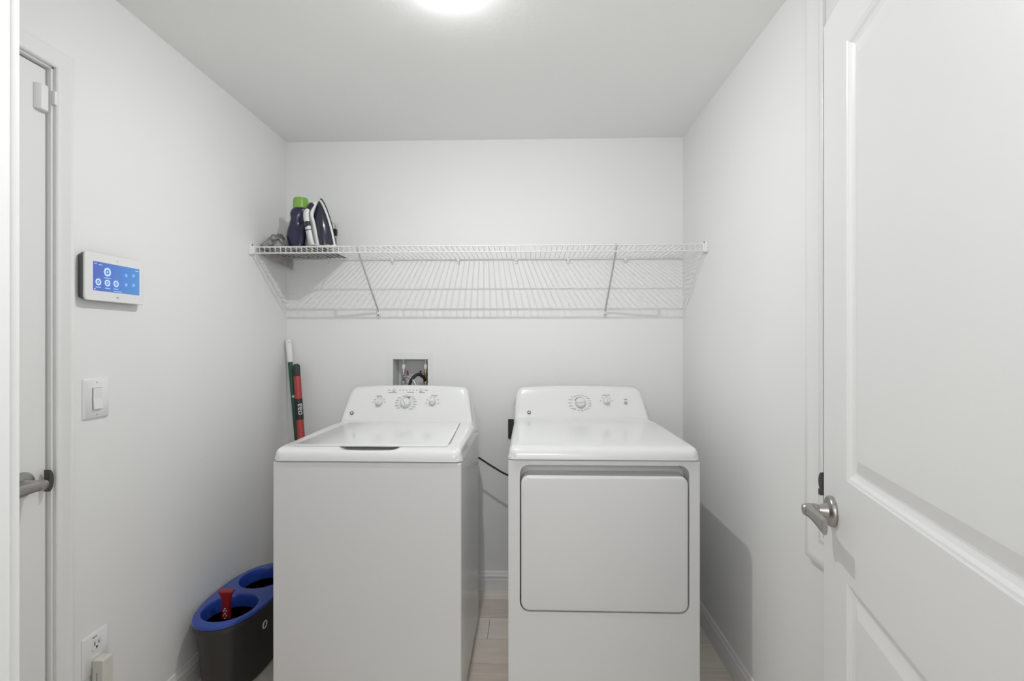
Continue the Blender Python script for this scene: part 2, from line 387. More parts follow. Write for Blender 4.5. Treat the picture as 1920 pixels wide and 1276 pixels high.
# ------------------------------------------------------------ ceiling light
cl = thing('ceiling_light', (-0.24, 1.566, ZC-0.03), 'round glowing ceiling light at the top edge of the picture', 'lamp')
bm = bmesh.new(); lathe(bm, [(0.032, 0), (0.032, -0.003), (0.029, -0.0058), (0.0125, -0.0062)], (-0.24, 1.566, ZC-0.0005), seg=40); obj('trim_ring', bm, M['plastic'], cl, smooth=True)
bm = bmesh.new(); lathe(bm, [(0.0135, -0.0060), (0.0135, -0.0082), (0.0125, -0.0094), (0.007, -0.0106), (0.0, -0.0108)], (-0.24, 1.566, ZC-0.0005), seg=40); obj('diffuser', bm, M['diffuser'], cl, smooth=True)

# ------------------------------------------------------------ appliances
def hermite(tab, d):
    for (a, va), (b, vb) in zip(tab[:-1], tab[1:]):
        if a <= d <= b: return va + (vb - va) * ((d - a) / (b - a) if b > a else 0)
    return tab[-1][1]
FRONT = [(0.000,0.006),(0.001,0.016),(0.004,0.026),(0.009,0.0335),(0.016,0.0385),(0.026,0.0420),(0.038,0.0440),(0.055,0.0450),(0.10,0.0455)]
SLY, SLZ = 0.060, 0.130                # lean of the control face
def make_profile(kd, top):
    """deck to kd, then a fillet up the leaning control face of height top"""
    h0 = 0.0470; P = FRONT + [(kd-0.10, h0-0.0005), (kd-0.030, h0), (kd-0.015, h0+0.002), (kd-0.005, h0+0.006), (kd, h0+0.013)]
    hf = top - 0.013; L = hf - (h0+0.013); ke = kd + L*SLY/SLZ
    P += [(kd + (ke-kd)*k/5, h0+0.013 + L*k/5) for k in range(1, 6)]
    P += [(ke+0.004, top-0.0075), (ke+0.010, top-0.003), (ke+0.022, top-0.0005), (ke+0.036, top), (ke+0.050, top-0.004), (ke+0.060, top-0.014), (ke+0.064, top-0.032)]
    return P
def top_cover(bm, x0, x1, yf, z0, PROFILE, scoop=None, lt=1.0):
    ds = sorted(set([d for d, h in PROFILE] + [k*0.006 for k in range(1, 9)])); h0 = 0.0470; ht = max(h for d, h in PROFILE); kd_ = PROFILE[13][0]
    cx = (x0+x1)/2; hw0 = (x1-x0)/2 + 0.003; rings = []
    for d in ds:
        h = hermite(PROFILE, d)
        rp = 0.030                                             # plan rounding of the front corners
        inset = rp - math.sqrt(max(rp*rp - (rp - min(d, rp))**2, 0)); inset = min(inset, 0.022)
        up = max(0, (h - h0) / (ht - h0))                      # how far up the control panel
        back = min(1, max(0, (d - kd_ + 0.06) / 0.06)); back = back*back*(3-2*back)
        taper = 0.006 + 0.012 * back + 0.026 * up
        r = min(0.40*h + 0.002, 0.020) + 0.024*up
        hw = hw0 - inset - 0.008*back; wt = hw - taper
        left = [(-hw, 0.0), (-hw + taper*0.25, (h-r)*0.33), (-hw+taper*0.6, (h-r)*0.7)]
        for k in range(9):
            a = PI/2 * k/8; left.append((-wt + r - r*math.cos(a), h - r + r*math.sin(a)))
        n = 56; top = []
        for k in range(1, n):
            t = -1 + 2*k/n; x = t*(wt - r); hh = h + 0.008*up*(1 - t*t)
            if scoop:
                u = (cx + x - scoop[0]) / (scoop[1] - scoop[0])
                if 0 < u < 1 and scoop[2] < d < scoop[3] + 0.02:
                    e = min(1, 4.2*u*(1-u)); v = min(1, (d - scoop[2]) / (scoop[3] - scoop[2]))
                    hh -= 0.020 * (e**0.6) * v * v * (3 - 2*v)
            top.append((x, hh))
        mir = [(-x, z) for x, z in left[::-1]]
        if lt != 1.0:
            f_ = (1 - lt) * (taper - 0.006 + 0.008*back)
            left = [(x - f_ * min(1, z/max(h, 1e-4)*1.6), z) for x, z in left]; top = [(x - f_ * (1 - (x + hw)/(2*hw)), z) for x, z in top]
        pts = left + top + mir
        rings.append([(cx + x, yf + d, z0 + z) for x, z in pts])
    loft(bm, rings)
PL = math.hypot(SLY, SLZ)
def panel_frame(fr, x, t, out=0.0):
    """point on the leaning control face; fr = (y, z) of the foot of the face"""
    return Vector((x, fr[0] + SLY*t/PL - out*SLZ/PL, fr[1] + SLZ*t/PL + out*SLY/PL))
PN = Vector((0, -SLZ, SLY)).normalized(); PU = Vector((0, SLY, SLZ)).normalized()
def knob(parent, fr, x, t, r, ang, big=False):
    c = panel_frame(fr, x, t, 0.0045)
    bm = bmesh.new(); lathe(bm, [(r*1.0, -0.006), (r, 0.004), (r*0.96, 0.008), (r*0.9, 0.0095)], c, PN, 32)
    k = obj('knob', bm, M['knob'], parent, smooth=True)
    bm = bmesh.new(); lathe(bm, [(r*0.82, 0.006), (r*0.80, 0.012), (r*0.74, 0.0145), (0, 0.0150)], c, PN, 32); obj('cap', bm, M['knobcap'], k, smooth=True)
    bm = bmesh.new()   # grip bar across the cap
    ca, sa = math.cos(ang), math.sin(ang); e1 = Vector((1,0,0))*ca + PU*sa; e2 = -Vector((1,0,0))*sa + PU*ca
    rings = []
    for s, wd, hh in ((-0.78,0.10,0.012),(-0.6,0.20,0.021),(0,0.24,0.024),(0.6,0.20,0.021),(0.78,0.10,0.012)):
        rings.append([c + e1*r*s + e2*r*wd*q + PN*z for q, z in ((-1,0.010),(-0.8,hh*0.9),(-0.4,hh),(0.4,hh),(0.8,hh*0.9),(1,0.010))])
    loft(bm, rings); obj('grip', bm, M['knobcap'], k, smooth=True)
    return k
def marks(parent, fr, spec, m='print'):
    bm = bmesh.new()
    for x, t, wd, ht in spec:
        pts = [panel_frame(fr, x + a, t + b, 0.0042) for a, b in ((-wd/2,-ht/2),(wd/2,-ht/2),(wd/2,ht/2),(-wd/2,ht/2))]
        low = [p - PN*0.004 for p in pts]; loft(bm, [low, pts])
    o = obj('panel_print', bm, M[m], parent); o['kind'] = 'stuff'; return o
def badge(parent, fr, x, t, r=0.0085):
    c = panel_frame(fr, x, t, 0.0)
    bm = bmesh.new(); lathe(bm, [(r, -0.004), (r, 0.0045), (r*0.9, 0.005), (0, 0.005)], c, PN, 24); b = obj('logo_badge', bm, M['printd'], parent, smooth=True, label='small round dark emblem')
    bm = bmesh.new(); lathe(bm, [(r*0.52, 0.003), (r*0.50, 0.0056), (0, 0.0056)], c, PN, 12); obj('emblem', bm, M['plastic'], b, smooth=True)

def feet(parent, x0, x1, y0, y1):
    for x in (x0+0.05, x1-0.05):
        for y_ in (y0+0.05, y1-0.05):
            bm = bmesh.new(); lathe(bm, [(0.02,0),(0.022,0.004),(0.018,0.010),(0.008,0.012),(0.008,0.026)], (x, y_, 0), seg=14); obj('foot', bm, M['rubber'], parent, smooth=True)

# washer
WX0, WX1, WY, WB = -0.924, -0.2384, 1.825, 2.455
wz = 0.9165
wa = thing('washing_machine', ((WX0+WX1)/2, 2.14, 0), 'white top-loading washing machine left of the dryer', 'washer')
B('body', (WX0, WY, 0.022), (WX1, WB, 0.9125), M['body'], wa, bevel=0.006)
B('seam_shade', (WX0+0.005, WY+0.005, 0.905), (WX1-0.005, WB-0.005, 0.922), M['gap2'], wa)  # grey strip: shade of the seam below the cover, put into colour
bm = bmesh.new(); WP = make_profile(0.604, 0.208); top_cover(bm, WX0, WX1, WY-0.004, wz, WP, scoop=(-0.690, -0.474, 0.010, 0.044)); obj('top_cover', bm, M['enamel'], wa, smooth=True)
cyf = WY-0.004; WF = (cyf+0.604, wz+0.060)
def lid_mesh(x0, x1, d0, d1, dz0, dz1, tp=0.026):
    bm = bmesh.new(); rings = []
    for d in [d0, d0+0.004, d0+0.012, d0+0.03] + [d0+0.05+(d1-0.01-d0-0.05)*k/8 for k in range(9)] + [d1]:
        h = hermite(WP, d); i = 0.014 if d == d0 else 0.006 if d == d0+0.004 else 0.001 if d == d0+0.012 else 0
        i += tp*(d-d0)/(d1-d0)
        rings.append([(x0+i, cyf+d, wz+h+dz0), (x0+i, cyf+d, wz+h+dz1-0.001), (x0+i+0.002, cyf+d, wz+h+dz1), (x1-i-0.002, cyf+d, wz+h+dz1), (x1-i, cyf+d, wz+h+dz1-0.001), (x1-i, cyf+d, wz+h+dz0)])
    loft(bm, rings); return bm
lid = obj('lid', lid_mesh(-0.868, -0.294, 0.042, 0.566, 0.0005, 0.0042), M['enamel'], wa, smooth=True)
obj('seam_shade', lid_mesh(-0.8685, -0.2905, 0.080, 0.560, -0.002, 0.0012), M['gap2'], wa)  # slightly wider grey plate painting the shaded gap beside the lid
bm = bmesh.new(); box(bm, (-0.672, cyf+0.0445, wz+0.0405), (-0.492, cyf+0.052, wz+0.0455)); obj('slot_shade', bm, M['gap'], wa, label='dark strip for the shade in the finger slot under the lid edge')  # dark box stands for the shade inside the finger scoop
knob(wa, WF, -0.7205, 0.0814, 0.0165, 0.9); knob(wa, WF, -0.5905, 0.0819, 0.0255, 1.9); knob(wa, WF, -0.4611, 0.0851, 0.0165, 0.1)
def arc_marks(x, t, r, a0, a1, n, wd, ht):
    return [(x + r*math.cos(a)*1.15, t + r*math.sin(a), wd, ht) for a in [a0 + (a1-a0)*k/(n-1) for k in range(n)]]
sp = [(-0.7229,0.1160,0.028,0.0030),(-0.454,0.1185,0.032,0.0030),(-0.6600,0.1335,0.044,0.0024),(-0.572,0.1350,0.034,0.0024),(-0.516,0.1340,0.028,0.0024)]
sp += arc_marks(-0.7205,0.0814,0.026,0.1,PI-0.1,6,0.009,0.0018) + arc_marks(-0.4611,0.0851,0.026,-0.2,PI+0.2,6,0.008,0.0018)
sp += arc_marks(-0.5905,0.0819,0.039,-0.9,0.9,6,0.019,0.0020) + arc_marks(-0.5905,0.0819,0.039,PI-0.7,PI+0.7,5,0.017,0.0020) + arc_marks(-0.5905,0.0819,0.036,1.2,1.9,3,0.013,0.0020)
sp += [(-0.625+0.0165*k, 0.1460, 0.007, 0.003) for k in range(6)] + [(-0.496,0.146,0.018,0.002),(-0.678,0.146,0.010,0.002)]
marks(wa, WF, sp)
marks(wa, WF, [(-0.5905 + 0.0285*math.cos(a), 0.0819+0.0285*math.sin(a), 0.0065, 0.003) for a in [1.0+0.12*k for k in range(7)]], 'printd')
for x in (-0.6525, -0.5212):
    bm = bmesh.new(); lathe(bm, [(0.008,-0.003),(0.008,0.008),(0.0065,0.009),(0,0.009)], panel_frame(WF, x, 0.1455), PN, 16); obj('button', bm, M['knob'], wa, smooth=True)
badge(wa, WF, -0.8462, 0.0301)
feet(wa, WX0, WX1, WY, WB)

# dryer
DX0, DX1, DY = -0.0712, 0.6147, 1.848
dzz = 0.9225; dyf = DY-0.004; DB = DY+0.69; DF = (dyf+0.664, dzz+0.060)
dr = thing('clothes_dryer', ((DX0+DX1)/2, 2.14, 0), 'white front-loading clothes dryer right of the washer', 'dryer')
B('body', (DX0, DY+0.079, 0.022), (DX1, DB, 0.918), M['body'], dr, bevel=0.004)
bm = bmesh.new()
outer = rrect(DX0, DX1, 0.022, 0.918, 0.004, 2); hole = rrect(-0.0293, 0.5775, 0.3715, 0.9015, 0.034, 8)
lp = plate_with_holes(bm, outer, [hole], lambda x, z: (x, DY+0.0035, z))
skirt(bm, lp[0], lambda c: (c.x, DY+0.0795, c.z))
q = skirt(bm, lp[1], lambda c: (c.x, DY+0.006, c.z)); cxh, czh = 0.274, 0.636
q = skirt(bm, q, lambda c: (cxh+(c.x-cxh)*0.997, DY+0.030, c.z if c.z < 0.7 else c.z-0.003)); q = skirt(bm, q, lambda c: (c.x, DY+0.074, c.z if c.z < 0.7 else c.z-0.010)); bm.faces.new(q)
obj('front_panel', bm, M['body'], dr, bevel=0.0025)
bm = bmesh.new()
out = rrect(-0.0253, 0.5735, 0.3755, 0.8640, 0.030, 8); rings = []
cxd, czd = 0.2741, 0.6197
for ins, yy in ((0, 0.070), (0, 0.008), (0.0015, 0.003), (0.005, 0.0005), (0.011, -0.0005)):
    sx = 1 - ins/0.2994; sz = 1 - ins/0.2442
    rings.append([(cxd+(x-cxd)*sx, DY+yy, czd+(z-czd)*sz) for x, z in out])
loft(bm, rings); obj('door', bm, M['body'], dr, smooth=True)
B('seam_shade', (DX0+0.005, DY+0.006, 0.914), (DX1-0.005, DB-0.005, 0.930), M['gap2'], dr)  # inset grey strip in place of the shade between cabinet and cover
bm = bmesh.new(); DP = make_profile(0.664, 0.196); top_cover(bm, DX0, DX1, dyf, dzz, DP, lt=0.15); obj('top_cover', bm, M['enamel'], dr, smooth=True)
knob(dr, DF, 0.2579, 0.0687, 0.0265, 0.05); knob(dr, DF, 0.3866, 0.0747, 0.0160, 1.3)
bm = bmesh.new()
tube(bm, [panel_frame(DF, 0.2579 + 0.029*math.cos(a), 0.0687 + 0.029*math.sin(a), 0.002) for a in [1.35+0.1*k for k in range(15)]], 0.0016, 6); obj('dial_ring', bm, M['printd'], dr, smooth=True)
bm = bmesh.new(); lathe(bm, [(0.0072,-0.003),(0.0072,0.008),(0.0055,0.0095),(0,0.0095)], panel_frame(DF, 0.4803, 0.0695), PN, 16); obj('button', bm, M['print'], dr, smooth=True)
sp = [(0.3870,0.1085,0.038,0.0030),(0.4810,0.0880,0.016,0.0026)]
sp += arc_marks(0.2579,0.0687,0.044,PI-0.75,PI+0.75,5,0.020,0.0020) + arc_marks(0.2579,0.0687,0.042,-0.7,0.9,6,0.012,0.0020) + arc_marks(0.2579,0.0687,0.040,1.2,2.1,4,0.011,0.0020) + arc_marks(0.2579,0.0687,0.040,-2.2,-1.0,4,0.011,0.0020)
sp += arc_marks(0.3866,0.0747,0.025,0.2,PI-0.2,5,0.007,0.0018)
marks(dr, DF, sp)
badge(dr, DF, 0.0052, 0.0185)
feet(dr, DX0, DX1, DY+0.01, DB)

# ------------------------------------------------------------ wire shelf
SZ, SY = 1.800, 2.412
ws = thing('wire_shelf', (-0.248, YB, SZ), 'white ventilated wire shelf spanning the wall above both appliances', 'shelf')
for y_, z_, r_ in ((SY, SZ, 0.0034), (SY-0.002, SZ-0.030, 0.0032), (2.535, SZ-0.005, 0.0030), (YB-0.008, SZ-0.005, 0.0032)):
    bm = bmesh.new(); tube(bm, [(XL+0.004, y_, z_), (XR-0.004, y_, z_)], r_, 8); obj('rod', bm, M['wire'], ws, smooth=True)
bm = bmesh.new(); x = XL+0.020
tube(bm, [(x, YB-0.006, SZ), (x, SY+0.004, SZ+0.0005), (x, SY-0.0045, SZ-0.003), (x, SY-0.006, SZ-0.031)], 0.0016, 6)
w0 = obj('wire', bm, M['wire'], ws, smooth=True)
for k in range(1, 84):
    c = w0.copy(); COL.objects.link(c); c.parent = ws; c.location.x = k*0.0254
for x in (-0.815, 0.415):
    bm = bmesh.new()
    xt = x + (0.008 if x < 0 else -0.003)
    tube(bm, [(xt, SY-0.002, SZ+0.004), (xt, SY-0.010, SZ-0.006), (xt, SY+0.002, SZ-0.030), (x, YB-0.010, 1.512)], 0.0048, 8)
    b_ = obj('brace', bm, M['brace'], ws, smooth=True)
    B('foot_clip', (x-0.009, YB-0.014, 1.478), (x+0.009, YB, 1.522), M['plastic'], b_, bevel=0.003)
    bm = bmesh.new(); lathe(bm, [(0.0045,0),(0.004,0.003),(0,0.0035)], (x, YB-0.0135, 1.492), (0,-1,0), 10); obj('screw', bm, M['screw'], b_, smooth=True)
for x in (-1.1, -0.738, -0.378, -0.064, 0.216, 0.523):
    bm = bmesh.new(); box(bm, (x-0.008, YB-0.016, SZ-0.016), (x+0.008, YB, SZ+0.002)); box(bm, (x-0.006, YB-0.010, SZ-0.028), (x+0.006, YB, SZ-0.014))
    obj('wall_clip', bm, M['plastic'], ws, bevel=0.002)
for x, s in ((XL, 1), (XR, -1)):
    bm = bmesh.new()
    xa, xb = sorted((x, x+s*0.014)); box(bm, (xa, SY-0.022, SZ-0.038), (xb, SY+0.020, SZ+0.016))
    xa, xb = sorted((x, x+s*0.020)); box(bm, (xa, SY-0.010, SZ-0.034), (xb, SY+0.006, SZ+0.005))
    e_ = obj('end_bracket', bm, M['plastic'], ws, bevel=0.003)
    bm = bmesh.new(); lathe(bm, [(0.0045,0),(0.004,0.003),(0,0.0035)], (x+s*0.0135, SY-0.014, SZ+0.008), (s,0,0), 10); obj('screw', bm, M['screw'], e_, smooth=True)

# ------------------------------------------------------------ things on the shelf
ST = SZ + 0.0020
# crumpled grey cloth under and beside the bottle
bm = bmesh.new()
NX, NY = 66, 34; x0, x1, y0, y1 = -1.318, -0.985, 2.455, 2.765
def cloth_h(x, y):
    u = (x - x0)/(x1 - x0); v = (y - y0)/(y1 - y0)
    heap = 0.066*math.exp(-((x+1.272)/0.050)**2 - ((y-2.545)/0.085)**2) + 0.030*math.exp(-((x+1.20)/0.06)**2 - ((y-2.53)/0.05)**2)*0.4
    rid = noise.noise(Vector((x*22, y*22, 3.1))); rid2 = noise.noise(Vector((x*55+4, y*40, 9)))
    k = min(1, heap/0.03)
    edge = min(1, u/0.06, (1-u)/0.05, v/0.07, (1-v)/0.07); edge = max(edge, 0)
    flat = 0.005 + 0.002*rid2
    if x > -1.215: heap *= max(0, 1 - (x+1.215)/0.02)
    return ST + 0.001 + max(0.001, (flat + heap*(1+0.40*rid) + k*0.030*abs(rid2)))*edge**0.5
G = [[None]*(NY+1) for _ in range(NX+1)]; Gb = [[None]*(NY+1) for _ in range(NX+1)]
for i in range(NX+1):
    for j in range(NY+1):
        x = x0 + (x1-x0)*i/NX; y_ = y0 + (y1-y0)*j/NY
        wob = 0.010*noise.noise(Vector((x*20, y_*20, 0))) * (1 if 0 < i else 0)
        G[i][j] = bm.verts.new((x, y_+wob, cloth_h(x, y_)+0.0015)); Gb[i][j] = bm.verts.new((x, y_+wob, ST+0.0004))
for i in range(NX):
    for j in range(NY):
        bm.faces.new((G[i][j], G[i+1][j], G[i+1][j+1], G[i][j+1])); bm.faces.new((Gb[i][j], Gb[i][j+1], Gb[i+1][j+1], Gb[i+1][j]))
for i in range(NX):
    bm.faces.new((G[i][0], Gb[i][0], Gb[i+1][0], G[i+1][0])); bm.faces.new((G[i][NY], G[i+1][NY], Gb[i+1][NY], Gb[i][NY]))
for j in range(NY):
    bm.faces.new((G[0][j], G[0][j+1], Gb[0][j+1], Gb[0][j])); bm.faces.new((G[NX][j], Gb[NX][j], Gb[NX][j+1], G[NX][j+1]))
fc = tag(obj('folded_cloth', bm, M['cloth'], smooth=True), 'crumpled grey cloth heaped at the left end of the wire shelf', 'cloth')
bm = bmesh.new(); rings = []      # a flap of it drooping below the wires in the corner
for k in range(13):
    t = k/12; x = -1.304 + 0.040*t; y_ = 2.45 + 0.255*t; dz = 0.004 + 0.052*t**0.8; wv = 0.004*math.sin(t*9)
    rings.append([(x+wv-0.003, y_, SZ-0.010), (x+wv-0.004+0.002*math.sin(7*t), y_, SZ-0.010-dz*0.5), (x+wv-0.002, y_, SZ-0.010-dz), (x+wv+0.002, y_, SZ-0.010-dz), (x+wv+0.005, y_, SZ-0.010-dz*0.5), (x+wv+0.003, y_, SZ-0.010)])
loft(bm, rings); obj('hanging_flap', bm, M['flap'], fc, smooth=True, label='brownish grey flap drooping below the wires')
SB = ST + 0.012
# detergent bottle
db = thing('detergent_bottle', (-1.165, 2.56, SB), 'dark blue detergent bottle with a lime green cap on the shelf', 'bottle')
def pxx(px): return -1.2201 + (px - 537)*0.00273
tab = [(0,549,567),(0.02,545,570),(0.10,540,572.5),(0.25,537,574),(0.35,538,575),(0.48,542,575.5),(0.60,545,576),(0.70,543.5,576.5),(0.76,546,576),(0.80,550,574.5),(0.82,552,573)]
bm = bmesh.new(); rings = []
for i in range(34):
    t = 0.82*i/33
    l_ = hermite([(a_, b_) for a_, b_, c_ in tab], t); r_ = hermite([(a_, c_) for a_, b_, c_ in tab], t)
    xa, xb = pxx(l_), pxx(r_); cx, hw = (xa+xb)/2, (xb-xa)/2; hd = min(0.034, hw*0.9)
    ring = []
    for k in range(32):
        a = 2*PI*k/32; ca, sa = math.cos(a), math.sin(a); e = 0.8
        px_, py_ = cx + hw*math.copysign(abs(ca)**e, ca), 2.56 + hd*math.copysign(abs(sa)**e, sa)
        # hollow for the grip on the right of the front
        g = math.exp(-((t-0.54)/0.14)**2) * math.exp(-((px_-(cx+0.020))/0.015)**2)
        if sa < 0: py_ += 0.020*g
        ring.append((px_, py_, SB + 0.258*t))
    rings.append(ring)
loft(bm, rings); obj('bottle_body', bm, M['navy'], db, smooth=True)
bm = bmesh.new(); cxx = (pxx(549)+pxx(576))/2
lathe(bm, [(0.034,0.205),(0.0365,0.208),(0.0360,0.240),(0.0350,0.254),(0.032,0.2585),(0,0.259)], (cxx, 2.56, SB), seg=28); obj('cap', bm, M['lime'], db, smooth=True)
bm = bmesh.new()
for k in range(28):
    a = 2*PI*k/28; tube(bm, [(cxx+0.0362*math.cos(a), 2.56+0.0362*math.sin(a), SB+0.212), (cxx+0.0356*math.cos(a), 2.56+0.0356*math.sin(a), SB+0.246)], 0.0011, 4)
obj('cap_ribs', bm, M['lime'], db)

# steam iron standing on its heel
IR = Matrix.Translation((-1.022, 2.560, SB+0.005)) @ Matrix.Rotation(math.radians(-4.5), 4, 'Y') @ Matrix.Rotation(math.radians(50), 4, 'Z') @ Matrix.Rotation(math.radians(-9), 4, 'Y')
ir = thing('steam_iron', (-1.035, 2.56, SB), 'navy and white steam iron standing on its heel on the shelf', 'iron')
def half_w(z):
    z = min(max(z/0.250, 0), 1); return 0.053 * (1 - z**2.3)**0.75 * (0.90 + 0.25*z) + 0.001
def slab(x_in, x_out, s0, s1, m, name, zt=0.250, parent=ir, k_top=1.0):
    bm = bmesh.new(); rings = []
    for i in range(25):
        z = zt*math.sin(PI/2*i/24); wv = half_w(z*0.25/zt)
        rings.append([IR @ Vector((x, y_, z)) for x, y_ in ((x_in, -wv*s0), (x_out, -wv*s1), (x_out, wv*s1), (x_in, wv*s0))])
    loft(bm, rings); return obj(name, bm, m, parent, smooth=True)
# sole faces local +x; handle grows toward local -x
slab(0.030, 0.036, 1.0, 0.97, M['sole'], 'soleplate')
slab(0.020, 0.030, 0.95, 0.98, M['plastic'], 'soleplate_skirt', 0.244)
bm = bmesh.new(); rings = []
for i in range(27):
    z = 0.236*math.sin(PI/2*i/26); wv = half_w(z*0.25/0.236)*0.93; th = 0.060*(1-(z/0.236)**3)*1.0 + 0.004
    ring = []
    for k in range(13):
        a = PI*k/12; ring.append(IR @ Vector((0.020 - th*math.sin(a)**0.8, -wv*math.cos(a), z)))
    rings.append(ring)
loft(bm, rings); obj('body', bm, M['navyiron'], ir, smooth=True)
def bar(pts, w_, t_, m, name, par=ir):
    bm = bmesh.new(); rings = []; P = smooth_path(pts, 6)
    for i, p in enumerate(P):
        t = (P[min(i+1,len(P)-1)] - P[max(i-1,0)]).normalized(); s = Vector((0,1,0)); u_ = t.cross(s).normalized()
        e = 0.7 if i in (0, len(P)-1) else 1
        rings.append([IR @ (p + s*w_*e*math.copysign(abs(math.cos(a))**0.7, math.cos(a)) + u_*t_*e*math.copysign(abs(math.sin(a))**0.7, math.sin(a))) for a in [2*PI*k/14 for k in range(14)]])
    loft(bm, rings); return obj(name, bm, m, par, smooth=True)
bar([(-0.004,0,0.232),(-0.022,0,0.205),(-0.040,0,0.175),(-0.041,0,0.13),(-0.042,0,0.07),(-0.044,0,0.004)], 0.017, 0.008, M['plastic'], 'handle_spine')
hn = bar([(-0.018,0,0.222),(-0.042,0,0.205),(-0.063,0,0.180),(-0.070,0,0.140),(-0.072,0,0.08),(-0.072,0,0.03),(-0.062,0,0.010),(-0.045,0,0.006)], 0.018, 0.0095, M['plastic'], 'handle')
bar([(-0.022,0,0.222),(-0.040,0,0.2075),(-0.056,0,0.190)], 0.0195, 0.012, M['navyiron'], 'water_cover')
bar([(-0.0705,0,0.140),(-0.0718,0,0.110)], 0.0195, 0.0115, M['navyiron'], 'grip_inset', hn)
bar([(-0.0720,0,0.098),(-0.0722,0,0.093)], 0.0195, 0.0112, M['black'], 'grip_band', hn)
B_ = bmesh.new()
loft(B_, [[IR @ Vector((x, y_, z)) for x, y_ in ((0.034,-0.050),(-0.068,-0.030),(-0.078,0),(-0.068,0.030),(0.034,0.050))] for z in (-0.003, 0.009)])
obj('heel', B_, M['plastic'], ir, smooth=True, bevel=0.002)
# cord loops behind and at the foot of the iron
pts = []
for k in range(70):
    a = 2*PI*k/20; pts.append((-0.990+0.013*math.cos(a)+0.0015*math.sin(k*0.4), 2.600+0.02*math.sin(a*0.5), ST+0.085+0.068*math.sin(a)))
bm = bmesh.new(); tube(bm, pts, 0.0032, 6)
low = [(-1.060,2.500,SB+0.012),(-1.035,2.480,ST+0.016),(-1.00,2.478,ST+0.013),(-0.965,2.490,ST+0.010),(-0.950,2.53,ST+0.008),(-0.97,2.58,ST+0.010),(-0.990,2.60,ST+0.018)]
tube(bm, smooth_path(low, 6), 0.0034, 6)
tube(bm, smooth_path([(-1.075,2.490,ST+0.014),(-1.04,2.465,ST+0.018),(-1.005,2.470,ST+0.012),(-0.975,2.475,ST+0.016),(-0.955,2.50,ST+0.010)], 6), 0.0034, 6)
obj('power_cord', bm, M['cord'], ir, smooth=True, label='pale coiled power cord')
bm = bmesh.new(); loft(bm, [[(-0.978+a*0.009*s, 2.572+b*0.009*s, z) for a, b in ((-1,-1),(1,-1),(1,1),(-1,1))] for z, s in ((ST+0.082,0.7),(ST+0.092,1),(ST+0.112,1),(ST+0.118,0.6))])
obj('plug', bm, M['black'], ir, bevel=0.002)

# ------------------------------------------------------------ poles in the corner
def pole(name, top, bot, segs, label, cat, loc):
    t = thing(name, loc, label, cat); a, b = Vector(bot), Vector(top)
    L = (b-a).length; u_ = (b-a).normalized()
    for nm, s0, s1, r, m, prof in segs:
        bm = bmesh.new()
        e = 0.006 if prof else 0.0015
        tube(bm, [a+u_*(L*s0), a+u_*(L*s0+e), a+u_*(L*s1-(0.012 if prof else e)), a+u_*(L*s1-(0.004 if prof else 0)), a+u_*L*s1], [r*0.9, r, r, r*(0.85 if prof else 0.98), r*(0.4 if prof else 0.9)], 18)
        obj(nm, bm, m, t, smooth=True)
    return t, a, u_, L
g, a, u_, L = pole('mop', (-1.3064,2.752,1.362), (-1.136,2.64,0.03), [('shaft',0.03,0.908,0.0125,M['green'],False),('grip',0.905,1.0,0.0165,M['plastic'],True)],
     'dark green mop pole with a white grip leaning in the corner', 'mop', (-1.136,2.64,0))
bm = bmesh.new(); rings = []
for s, w_, d_ in ((0,0.058,0.032),(0.012,0.06,0.034),(0.03,0.045,0.026),(0.05,0.018,0.018),(0.075,0.015,0.015)):
    rings.append([(-1.136+w_*math.cos(2*PI*k/16)*0.8, 2.655+d_*math.sin(2*PI*k/16), 0.004+s) for k in range(16)])
loft(bm, rings); obj('mop_head', bm, M['plastic'], g, smooth=True)
bm = bmesh.new(); c = a+u_*(L*0.953)+Vector((0.006,-0.0158,0)); lathe(bm, [(0.0022,-0.001),(0.0022,0.0012),(0,0.0012)], c + Vector((0,0,0.045)), (0.2,-1,0), 10); obj('hang_hole', bm, M['gap'], g)
rd, a, u_, L = pole('broom', (-1.2483,2.722,1.227), (-1.0900,2.555,0.02), [('shaft',0.08,0.945,0.0185,M['red'],False),('label_sleeve',0.755,0.847,0.0192,M['labelb'],False),('grip',0.942,1.0,0.0175,M['dgrip'],True)],
     'red pole with a dark grip and a black lettered sleeve beside the green pole', 'broom', (-1.09,2.555,0))
bm = bmesh.new(); loft(bm, [[(-1.09+w_*a_, 2.555+0.018*b_, z) for a_, b_ in ((-1,-1),(1,-1),(1,1),(-1,1))] for z, w_ in ((0.003,0.075),(0.085,0.058),(0.10,0.03),(0.13,0.02))])
obj('broom_head', bm, M['dgrip'], rd, bevel=0.003)
def text_mesh(name, s, size, mtx, m, parent, ext=0.0006):
    cu = bpy.data.curves.new(name, 'FONT'); cu.body = s; cu.size = size; cu.extrude = ext; cu.align_x = 'CENTER'; cu.align_y = 'CENTER'; cu.resolution_u = 3
    tmp = bpy.data.objects.new('tmp_text', cu); COL.objects.link(tmp)
    dg = bpy.context.evaluated_depsgraph_get(); me = bpy.data.meshes.new_from_object(tmp.evaluated_get(dg))
    bpy.data.objects.remove(tmp); bm = bmesh.new(); bm.from_mesh(me); bm.transform(mtx)
    return obj(name, bm, m, parent)
cc = a + u_*(L*0.801)
view = Vector((0.43, -0.90, 0)).normalized()
xx = u_; zz = (view - view.dot(u_)*u_).normalized(); yy = zz.cross(xx)
mt = Matrix((xx, yy, zz)).transposed().to_4x4(); mt.translation = cc + zz*0.0196
text_mesh('lettering', 'oaa', 0.044, mt, M['ink'], rd)
mk = bmesh.new(); cg = Vector((-1.3064,2.752,1.362)) + (Vector((-1.136,2.64,0.03))-Vector((-1.3064,2.752,1.362)))*0.232 + Vector((0.006,-0.0125,0))
